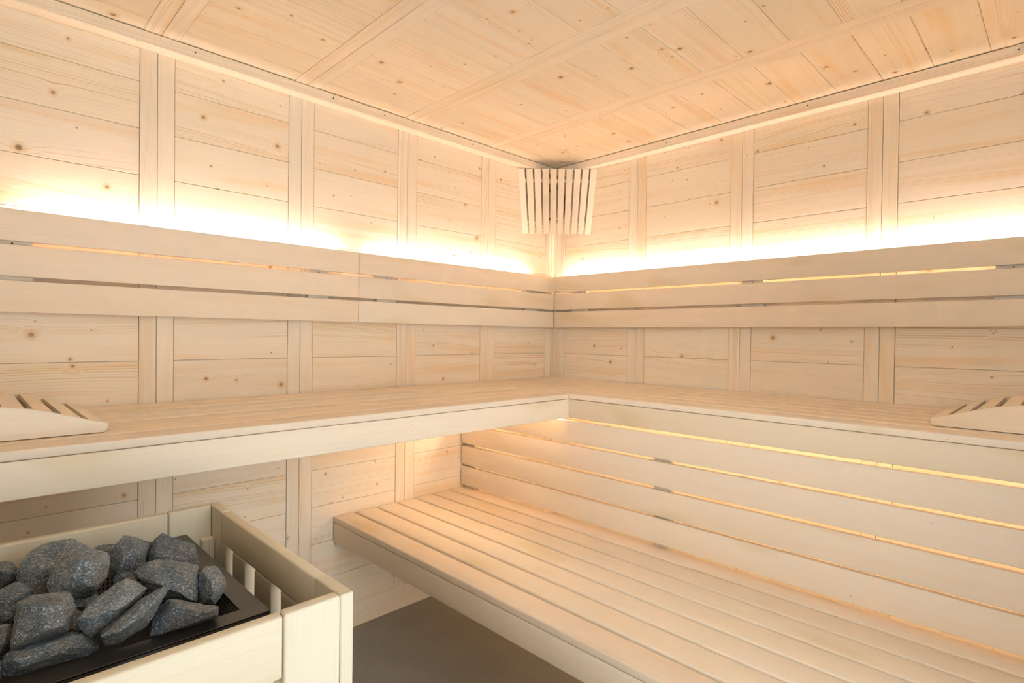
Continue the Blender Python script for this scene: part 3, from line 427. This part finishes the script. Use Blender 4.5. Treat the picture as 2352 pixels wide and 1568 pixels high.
backrest('long three-board backrest on the right wall, running out of the right edge', 1, -2.66, -DF - 0.0002, [(-0.250, -0.155), (-1.150, -1.062), (-1.950, -1.861)], (-2.30, -0.105))

LZ = [(0.7753, 0.8590), (0.6793, 0.7646), (0.5794, 0.6671), (0.4843, 0.5710)]
lb = thing('slatted_backrest', 'backrest of four long boards behind the lower bench, orange light in its gaps', 'backrest', (-0.63, -1.4, 0.4843))
for z0, z1 in LZ: one('slat', (-0.6555, Y0 + 0.004, z0), (-0.6355, -0.004, z1), 1, ASPEN, lb, bev=0.0025, seg=2)
for c0, c1 in ((-0.080, -0.006), (-1.088, -1.022), (-2.10, -2.03)):
    c = one('cleat', (-0.6350, c0, 0.4705), (-0.612, c1, 0.8540), 2, PALE, lb)
b = new_bm(); board(b, (-0.6322, -2.5, 0.884), (-0.6305, -0.10, 0.894), 1, bev=0); obj('led_strip', b, LED_LOW, lb)

# ------------------------------------------------------------------ headrests
def prism(bm, prof, axis_len, M, grain_seed=None, bev=0.0):
    """prof: (a, z) outline; extruded along local y by axis_len"""
    t = bmesh.new(); lay = t.loops.layers.float_vector.new('grain')
    vs = [t.verts.new((a, 0, z)) for a, z in prof]; f = t.faces.new(vs)
    r = bmesh.ops.extrude_face_region(t, geom=[f])
    for v in r['geom']:
        if isinstance(v, bmesh.types.BMVert): v.co.y += axis_len
    bmesh.ops.recalc_face_normals(t, faces=t.faces)
    if bev: bmesh.ops.bevel(t, geom=[e for e in t.edges], offset=bev, segments=2, profile=0.5, affect='EDGES')
    sd = rng.random() if grain_seed is None else grain_seed
    for f in t.faces:
        for lp in f.loops: lp[lay] = (lp.vert.co.x + lp.vert.co.y * 0.2, lp.vert.co.z + lp.vert.co.y * 0.5, sd)
    bmesh.ops.transform(t, matrix=M, verts=t.verts)
    me = bpy.data.meshes.new('tmp'); t.to_mesh(me); t.free(); bm.from_mesh(me); bpy.data.meshes.remove(me)

HC = [(0.0, 0.021), (0.026, 0.0275), (0.050, 0.036), (0.080, 0.0460), (0.107, 0.0555), (0.134, 0.0625), (0.176, 0.0695), (0.215, 0.0725), (0.26, 0.0715), (0.31, 0.064), (0.35, 0.053), (0.39, 0.036), (0.41, 0.024)]
def hc(a):
    for (a0, z0), (a1, z1) in zip(HC[:-1], HC[1:]):
        if a0 <= a <= a1: return z0 + (z1 - z0) * (a - a0) / (a1 - a0)
    return HC[-1][1]
def headrest(label, M, loc, depth):
    """local: a runs away from the low end, y from the front side panel to the wall"""
    t = thing('headrest', label, 'headrest', loc, 'slatted headrests on the upper benches')
    for yy in (0.0, depth - 0.02):
        b = new_bm()
        prof = [(0.006, 0.0), (0.0, 0.008)] + [(a, z - 0.001) for a, z in HC] + [(0.41, 0.008), (0.404, 0.0)]
        prism(b, prof, 0.02, M @ Matrix.Translation((0, yy, 0.0015)), bev=0.0018)
        obj('side_panel', b, ASPEN, t)
    for a0, a1 in ((0.0, 0.033), (0.046, 0.078), (0.092, 0.125), (0.139, 0.173), (0.187, 0.221), (0.235, 0.269), (0.283, 0.316), (0.33, 0.363), (0.377, 0.408)):
        b = new_bm(); z0, z1 = hc(a0), hc(a1)
        prof = [(a0, z0 - 0.011), (a0, z0 - 0.0005), (a1, z1 - 0.0005), (a1, z1 - 0.011)]
        prism(b, prof, depth - 0.0412, M @ Matrix.Translation((0, 0.0206, 0.0015)), bev=0.0008)
        obj('slat', b, ASPEN, t)
ML = Matrix.Translation((-2.109, -0.538, ZB)) @ Matrix(((-1, 0, 0, 0), (0, 1, 0, 0), (0, 0, 1, 0), (0, 0, 0, 1)))
headrest('slatted wooden headrest at the left edge, on the left upper bench', ML, (-2.31, -0.33, ZB), 0.415)
MR = Matrix.Translation((-0.527, -1.776, ZB)) @ Matrix(((0, 1, 0, 0), (-1, 0, 0, 0), (0, 0, 1, 0), (0, 0, 0, 1)))
headrest('slatted wooden headrest at the right edge, on the right upper bench', MR, (-0.33, -1.97, ZB), 0.415)

# ------------------------------------------------------------------ corner lampshade and the lamp behind it
s2 = 2 ** 0.5
def diag(s, t, z): return Vector((-t / s2 + s / s2, -t / s2 - s / s2, z))
SH = thing('lamp_shade', 'slatted wooden corner lampshade hung under the ceiling corner', 'lampshade', diag(0, 0.19, 1.724))
tt, tb, zt, zb = 0.2020, 0.176, 2.0560, 1.724
ex = Vector((1 / s2, -1 / s2, 0)); ey = Vector((-1 / s2, -1 / s2, 0)) # sideways, out of the corner
def frame_mat(p_bottom, p_top, side):
    up = (p_top - p_bottom); L_ = up.length; up.normalize(); nrm = up.cross(side).normalized()
    sd = side - up * side.dot(up); sd.normalize(); nrm = sd.cross(up).normalized()
    return Matrix((( sd.x, nrm.x, up.x, p_bottom.x), (sd.y, nrm.y, up.y, p_bottom.y), (sd.z, nrm.z, up.z, p_bottom.z), (0, 0, 0, 1))), L_
for i in range(10):
    k = i - 4.5
    M, L_ = frame_mat(diag(k * 0.0362, tb, zb), diag(k * 0.0418, tt, zt), ex)
    b = new_bm(); w0, w1 = 0.0140, 0.0165
    def tp(t, L_=L_):
        for v in t.verts: v.co.x *= (w0 + (w1 - w0) * v.co.z / L_) / w1
    board(b, (-w1, -0.005, 0), (w1, 0.004, L_), 2, bev=0.001, M=M, taper=tp)
    obj('slat', b, ASPEN, SH)
for zc, th, hw in ((1.997, 0.010, 0.176), (1.783, 0.010, 0.160)):
    f = (zc - zb) / (zt - zb); t_ = tb + (tt - tb) * f
    M = Matrix(((ex.x, ey.x, 0, 0), (ex.y, ey.y, 0, 0), (0, 0, 1, 0), (0, 0, 0, 1)))
    b = new_bm(); cpos = diag(0, t_ - 0.0175, zc)
    board(b, (-hw, -0.010, -th), (hw, 0.010, th), 0, bev=0.001, M=Matrix.Translation(cpos) @ M)
    obj('rail', b, PALE, SH)

LP = thing('wall_lamp', 'small oval bulkhead lamp hidden behind the corner lampshade slats', 'lamp', diag(0, 0.05, 1.81))
def capsule(bm, hw, hh, d0, d1, inset, M, seg=10):
    ring = []
    r = hw
    for sgn, cz in ((1, hh - r), (-1, -(hh - r))):
        for k in range(seg + 1):
            a = math.pi * k / seg
            ring.append((r * math.cos(a) * sgn, cz + r * math.sin(a) * sgn))
    lay = [[bm.verts.new(M @ Vector((p[0] * s, y_, p[1] * (1 - (1 - s) * hw / hh)))) for p in ring] for s, y_ in ((1, d0), (1, d0 + (d1 - d0) * 0.5), (1 - inset * 0.4, d0 + (d1 - d0) * 0.85), (1 - inset, d1))]
    for a, b_ in zip(lay[:-1], lay[1:]):
        n = len(a)
        for k in range(n): bm.faces.new((a[k], a[(k + 1) % n], b_[(k + 1) % n], b_[k]))
    bm.faces.new(lay[-1]); bm.faces.new(list(reversed(lay[0])))
    bmesh.ops.recalc_face_normals(bm, faces=bm.faces)
ML_ = Matrix(((ex.x, ey.x, 0, 0), (ex.y, ey.y, 0, 0), (0, 0, 1, 0), (0, 0, 0, 1)))
CL = Matrix.Translation(diag(0.0, 0, 1.897)) @ ML_
b = new_bm(); capsule(b, 0.052, 0.095, 0.030, 0.075, 0.05, CL); obj('base', b, LAMPBASE, LP)
b = new_bm(); capsule(b, 0.050, 0.093, 0.0752, 0.088, 0.08, CL); obj('frame_ring', b, FRAMEM, LP)
b = new_bm(); capsule(b, 0.042, 0.085, 0.0883, 0.115, 0.35, CL); o = obj('diffuser', b, DIFF, LP)

# ------------------------------------------------------------------ heater, its wooden guard and the stones
HX0, HX1, HY0, HY1 = -2.56, -1.997, -1.158, -0.707; HZ = 0.755; RIM = 0.034
ht = thing('sauna_heater', 'black steel sauna heater filled with stones, inside the wooden guard', 'heater', ((HX0 + HX1) / 2, (HY0 + HY1) / 2, 0.0))
b = new_bm()
for (x0, y0, x1, y1) in ((HX0, HY0, HX1, HY0 + RIM), (HX0, HY1 - RIM, HX1, HY1), (HX0, HY0 + RIM, HX0 + RIM, HY1 - RIM), (HX1 - RIM, HY0 + RIM, HX1, HY1 - RIM)):
    board(b, (x0, y0, HZ - 0.003), (x1, y1, HZ), 0, bev=0.0006)
for (x0, y0, x1, y1) in ((HX0, HY0, HX1, HY0 + 0.003), (HX0, HY1 - 0.003, HX1, HY1), (HX0, HY0 + 0.003, HX0 + 0.003, HY1 - 0.003), (HX1 - 0.003, HY0 + 0.003, HX1, HY1 - 0.003)):
    board(b, (x0, y0, 0.13), (x1, y1, HZ - 0.0005), 0, bev=0.0006)  # flange carried down as an added jacket, blocks light through the basket holes
obj('frame_and_baffle', b, BLACK, ht)
b = new_bm(); board(b, (HX0 + 0.05, HY0 + 0.05, 0.125), (HX1 - 0.05, HY1 - 0.05, 0.60), 2, bev=0.004); obj('body', b, BLACK, ht)
for xx in (HX0 + 0.08, HX1 - 0.08):
    for yy in (HY0 + 0.08, HY1 - 0.08):
        b = new_bm(); board(b, (xx - 0.015, yy - 0.015, 0.0), (xx + 0.015, yy + 0.015, 0.12), 2, bev=0.002); obj('leg', b, BLACK, ht)
# perforated basket walls: slotted sheet with real openings
def perforated(p0, du, dv, nu, nv, name):
    bm = new_bm(); L_u, L_v = du.length, dv.length; cu, cv = du / nu, dv / nv
    n_ = du.cross(dv).normalized() * 0.0012
    grid = {}
    def V(q):
        k = tuple(round(c, 6) for c in q)
        if k not in grid: grid[k] = bm.verts.new(q)
        return grid[k]
    for i in range(nu):
        for j in range(nv):
            c0 = p0 + cu * i + cv * j
            O_ = [c0, c0 + cu, c0 + cu + cv, c0 + cv]
            I_ = [c0 + cu * a + cv * c for a, c in ((0.25, 0.2), (0.75, 0.2), (0.75, 0.8), (0.25, 0.8))]
            o_, i_ = [V(q) for q in O_], [V(q) for q in I_]
            for k in range(4): bm.faces.new((o_[k], o_[(k + 1) % 4], i_[(k + 1) % 4], i_[k]))
    r = bmesh.ops.solidify(bm, geom=list(bm.faces), thickness=0.0012)
    obj(name, bm, MESH, ht)
bx0, bx1, by0, by1 = HX0 + RIM, HX1 - RIM, HY0 + RIM, HY1 - RIM
zt_, zb_ = HZ - 0.004, 0.62
perforated(Vector((bx1, by0, zt_)), Vector((0, by1 - by0, 0)), Vector((-0.012, 0, zb_ - zt_)), 54, 16, 'basket_wall')
perforated(Vector((bx0, by1, zt_)), Vector((bx1 - bx0, 0, 0)), Vector((0, -0.012, zb_ - zt_)), 70, 16, 'basket_wall')
perforated(Vector((bx0, by0, zt_)), Vector((bx1 - bx0, 0, 0)), Vector((0, 0.012, zb_ - zt_)), 70, 16, 'basket_wall')
b = new_bm(); board(b, (bx0, by0 + 0.012, zb_ - 0.012), (bx1 - 0.012, by1 - 0.012, zb_ - 0.002), 0, bev=0); obj('basket_floor', b, BLACK, ht)

# guard
GX0, GX1, GY0, GY1, GZ = -2.640, -1.923, -1.282, -0.672, 0.803; GT = 0.0205; EB = 0.083
gd = thing('heater_guard', 'pale wooden guard rail fence boxed around the black heater', 'heater guard', ((GX0 + GX1) / 2, (GY0 + GY1) / 2, 0.0))
kw = dict(bev=0.0035, seg=2)
# right side: end boards, rail, slats
xr0, xr1 = GX1 - GT, GX1
one('end_board', (xr0, GY0, 0.0), (xr1, GY0 + EB, GZ), 2, GUARDW, gd, bev=0.0015)
one('end_board', (xr0, GY1 - EB, 0.0), (xr1, GY1, GZ), 2, GUARDW, gd, bev=0.0015)
one('top_rail', (xr0, GY0 + EB + 0.001, GZ - 0.066), (xr1, GY1 - EB - 0.001, GZ - 0.001), 1, GUARDW, gd, **kw)
one('bottom_rail', (xr0, GY0 + EB + 0.001, 0.06), (xr1, GY1 - EB - 0.001, 0.13), 1, GUARDW, gd, **kw)
for y0, y1 in ((-0.782, -0.756), (-0.891, -0.822), (-1.019, -0.941), (-1.145, -1.064), (-1.198, -1.17)):
    one('slat', (xr0 + 0.001, y0, 0.131), (xr1 - 0.002, y1, GZ - 0.0675), 2, GUARDW, gd, bev=0.0015)
# left side
xl0, xl1 = GX0, GX0 + GT
one('end_board', (xl0, GY0, 0.0), (xl1, GY0 + EB, GZ), 2, GUARDW, gd, bev=0.0015)
one('end_board', (xl0, GY1 - EB, 0.0), (xl1, GY1, GZ), 2, GUARDW, gd, bev=0.0015)
one('top_rail', (xl0, GY0 + EB + 0.001, GZ - 0.086), (xl1, GY1 - EB - 0.001, GZ - 0.001), 1, GUARDW, gd, **kw)
for k in range(3): one('slat', (xl0 + 0.001, -1.15 + 0.16 * k, 0.05), (xl1 - 0.002, -1.07 + 0.16 * k, GZ - 0.0875), 2, GUARDW, gd, bev=0.0015)
# near and far sides
for (y0, y1, inner) in ((GY0, GY0 + GT, 1), (GY1 - GT, GY1, -1)):
    one('end_board', (xr0 - EB, y0, 0.0), (xr0 - 0.0006, y1, GZ + 0.0), 2, GUARDW, gd, bev=0.003, seg=2)
    one('end_board', (xl1 + 0.0006, y0, 0.0), (xl1 + EB, y1, GZ), 2, GUARDW, gd, bev=0.003, seg=2)
    one('top_rail', (xl1 + EB + 0.001, y0, GZ - 0.087), (xr0 - EB - 0.0018, y1, GZ - 0.001), 0, GUARDW, gd, **kw)
    one('bottom_rail', (xl1 + EB + 0.001, y0, 0.06), (xr0 - EB - 0.0018, y1, 0.147), 0, GUARDW, gd, **kw)
    for k in range(4):
        xa = xr0 - EB - 0.025 - 0.125 * k
        yy0, yy1 = (y1 + 0.0005, y1 + 0.016) if inner > 0 else (y0 - 0.016, y0 - 0.0005)
        if inner < 0: continue
        one('slat', (xa - 0.075, yy0, 0.08), (xa + 0.02, yy1, GZ - 0.06), 2, GUARDW, gd, bev=0.001)
for yy in (GY0 + GT + 0.0006, GY1 - GT - 0.0226):
    one('corner_block', (xr0 - 0.024, yy, 0.05), (xr0 - 0.0006, yy + 0.022, 0.736), 2, SPRUCE_B, gd, bev=0.001)

# stones
SL = STONE_LABELS
used = {}
for name, pts in STONES:
    bm = bmesh.new()
    for p in pts: bm.verts.new(p)
    r = bmesh.ops.convex_hull(bm, input=bm.verts)
    bmesh.ops.delete(bm, geom=[v for v in bm.verts if not v.link_faces], context='VERTS')
    cen = sum((v.co for v in bm.verts), Vector()) / len(bm.verts)
    bmesh.ops.translate(bm, vec=-cen, verts=bm.verts)
    bmesh.ops.bevel(bm, geom=list(bm.edges), offset=0.0009, segments=1, profile=0.5, affect='EDGES')
    bmesh.ops.triangulate(bm, faces=bm.faces)
    for it in range(3):
        le = [e for e in bm.edges if e.calc_length() > 0.008]
        if le: bmesh.ops.subdivide_edges(bm, edges=le, cuts=1, use_grid_fill=False)
        bmesh.ops.triangulate(bm, faces=bm.faces)
    for k in range(9):   # chipped flats
        n = Vector((rng.gauss(0, 1), rng.gauss(-0.4, 1), rng.gauss(0.4, 1))).normalized()
        sup = max(n.dot(v.co) for v in bm.verts); dd = sup - min(0.006, sup * 0.16)
        for v in bm.verts:
            e_ = n.dot(v.co) - dd
            if e_ > 0: v.co -= n * e_
    bm.normal_update()
    off = Vector((rng.random() * 9, rng.random() * 9, rng.random() * 9))
    for v in bm.verts:
        q = v.co + off
        d = mnoise.fractal(q * 38, 1.0, 2.0, 3) * 0.0018 + mnoise.noise(q * 150) * 0.0011
        v.co += v.normal * d
    me = bpy.data.meshes.new('stone'); bm.to_mesh(me); bm.free(); me.materials.append(STONE)
    o = bpy.data.objects.new('sauna_stone', me); C.objects.link(o); o.location = cen
    tag(o, SL[name], 'stone', 'stones in the sauna heater')

# ------------------------------------------------------------------ camera, light, render settings
cam = bpy.data.cameras.new('camera'); co = bpy.data.objects.new('camera', cam); C.objects.link(co)
cx, cy, cz = -2.3414, -2.0325, 1.1877; yaw, pit, rol, f = 0.002696518, -0.010261608, 0.011903539, 1275.1597
th = math.pi / 4 + yaw
fw = Vector((math.cos(th) * math.cos(pit), math.sin(th) * math.cos(pit), math.sin(pit)))
r_ = Vector((math.sin(th), -math.cos(th), 0)); u_ = r_.cross(fw)
R2 = r_ * math.cos(rol) + u_ * math.sin(rol); U2 = -r_ * math.sin(rol) + u_ * math.cos(rol)
co.matrix_world = Matrix(((R2.x, U2.x, -fw.x, cx), (R2.y, U2.y, -fw.y, cy), (R2.z, U2.z, -fw.z, cz), (0, 0, 0, 1)))
cam.sensor_width = 36; cam.lens = f / 2352 * 36; cam.clip_start = 0.02
scene.camera = co

wd = bpy.data.worlds.new('daylight'); scene.world = wd; wd.use_nodes = True
bg = wd.node_tree.nodes['Background']; bg.inputs[0].default_value = (*SKY_COL, 1); bg.inputs[1].default_value = SKY
for nm, loc, rot, sx, sy in (('daylight_portal', ((DX0 + DX1) / 2, Y0 - 0.06, ZD / 2), (math.pi / 2, 0, 0), DX1 - DX0, ZD), ('daylight_portal', (X0 - 0.06, (WY0 + WY1) / 2, (WZ0 + WZ1) / 2), (math.pi / 2, 0, -math.pi / 2), WY1 - WY0, WZ1 - WZ0)):
    ld = bpy.data.lights.new(nm, 'AREA'); ld.shape = 'RECTANGLE'; ld.size = sx; ld.size_y = sy; ld.cycles.is_portal = True
    lo = bpy.data.objects.new(nm, ld); C.objects.link(lo); lo.location = loc; lo.rotation_euler = rot

vs = scene.view_settings; vs.view_transform = 'Standard'; vs.look = 'None'; vs.exposure = EXPO; vs.gamma = 1.0; vs.use_curve_mapping = False
cy_ = scene.cycles
cy_.use_light_tree = False; cy_.max_bounces = 7; cy_.diffuse_bounces = 5; cy_.glossy_bounces = 3; cy_.transmission_bounces = 4; cy_.transparent_max_bounces = 8
cy_.use_adaptive_sampling = True; cy_.adaptive_threshold = 0.085; cy_.adaptive_min_samples = 16
cy_.sample_clamp_indirect = 9.0; cy_.caustics_reflective = False; cy_.caustics_refractive = False
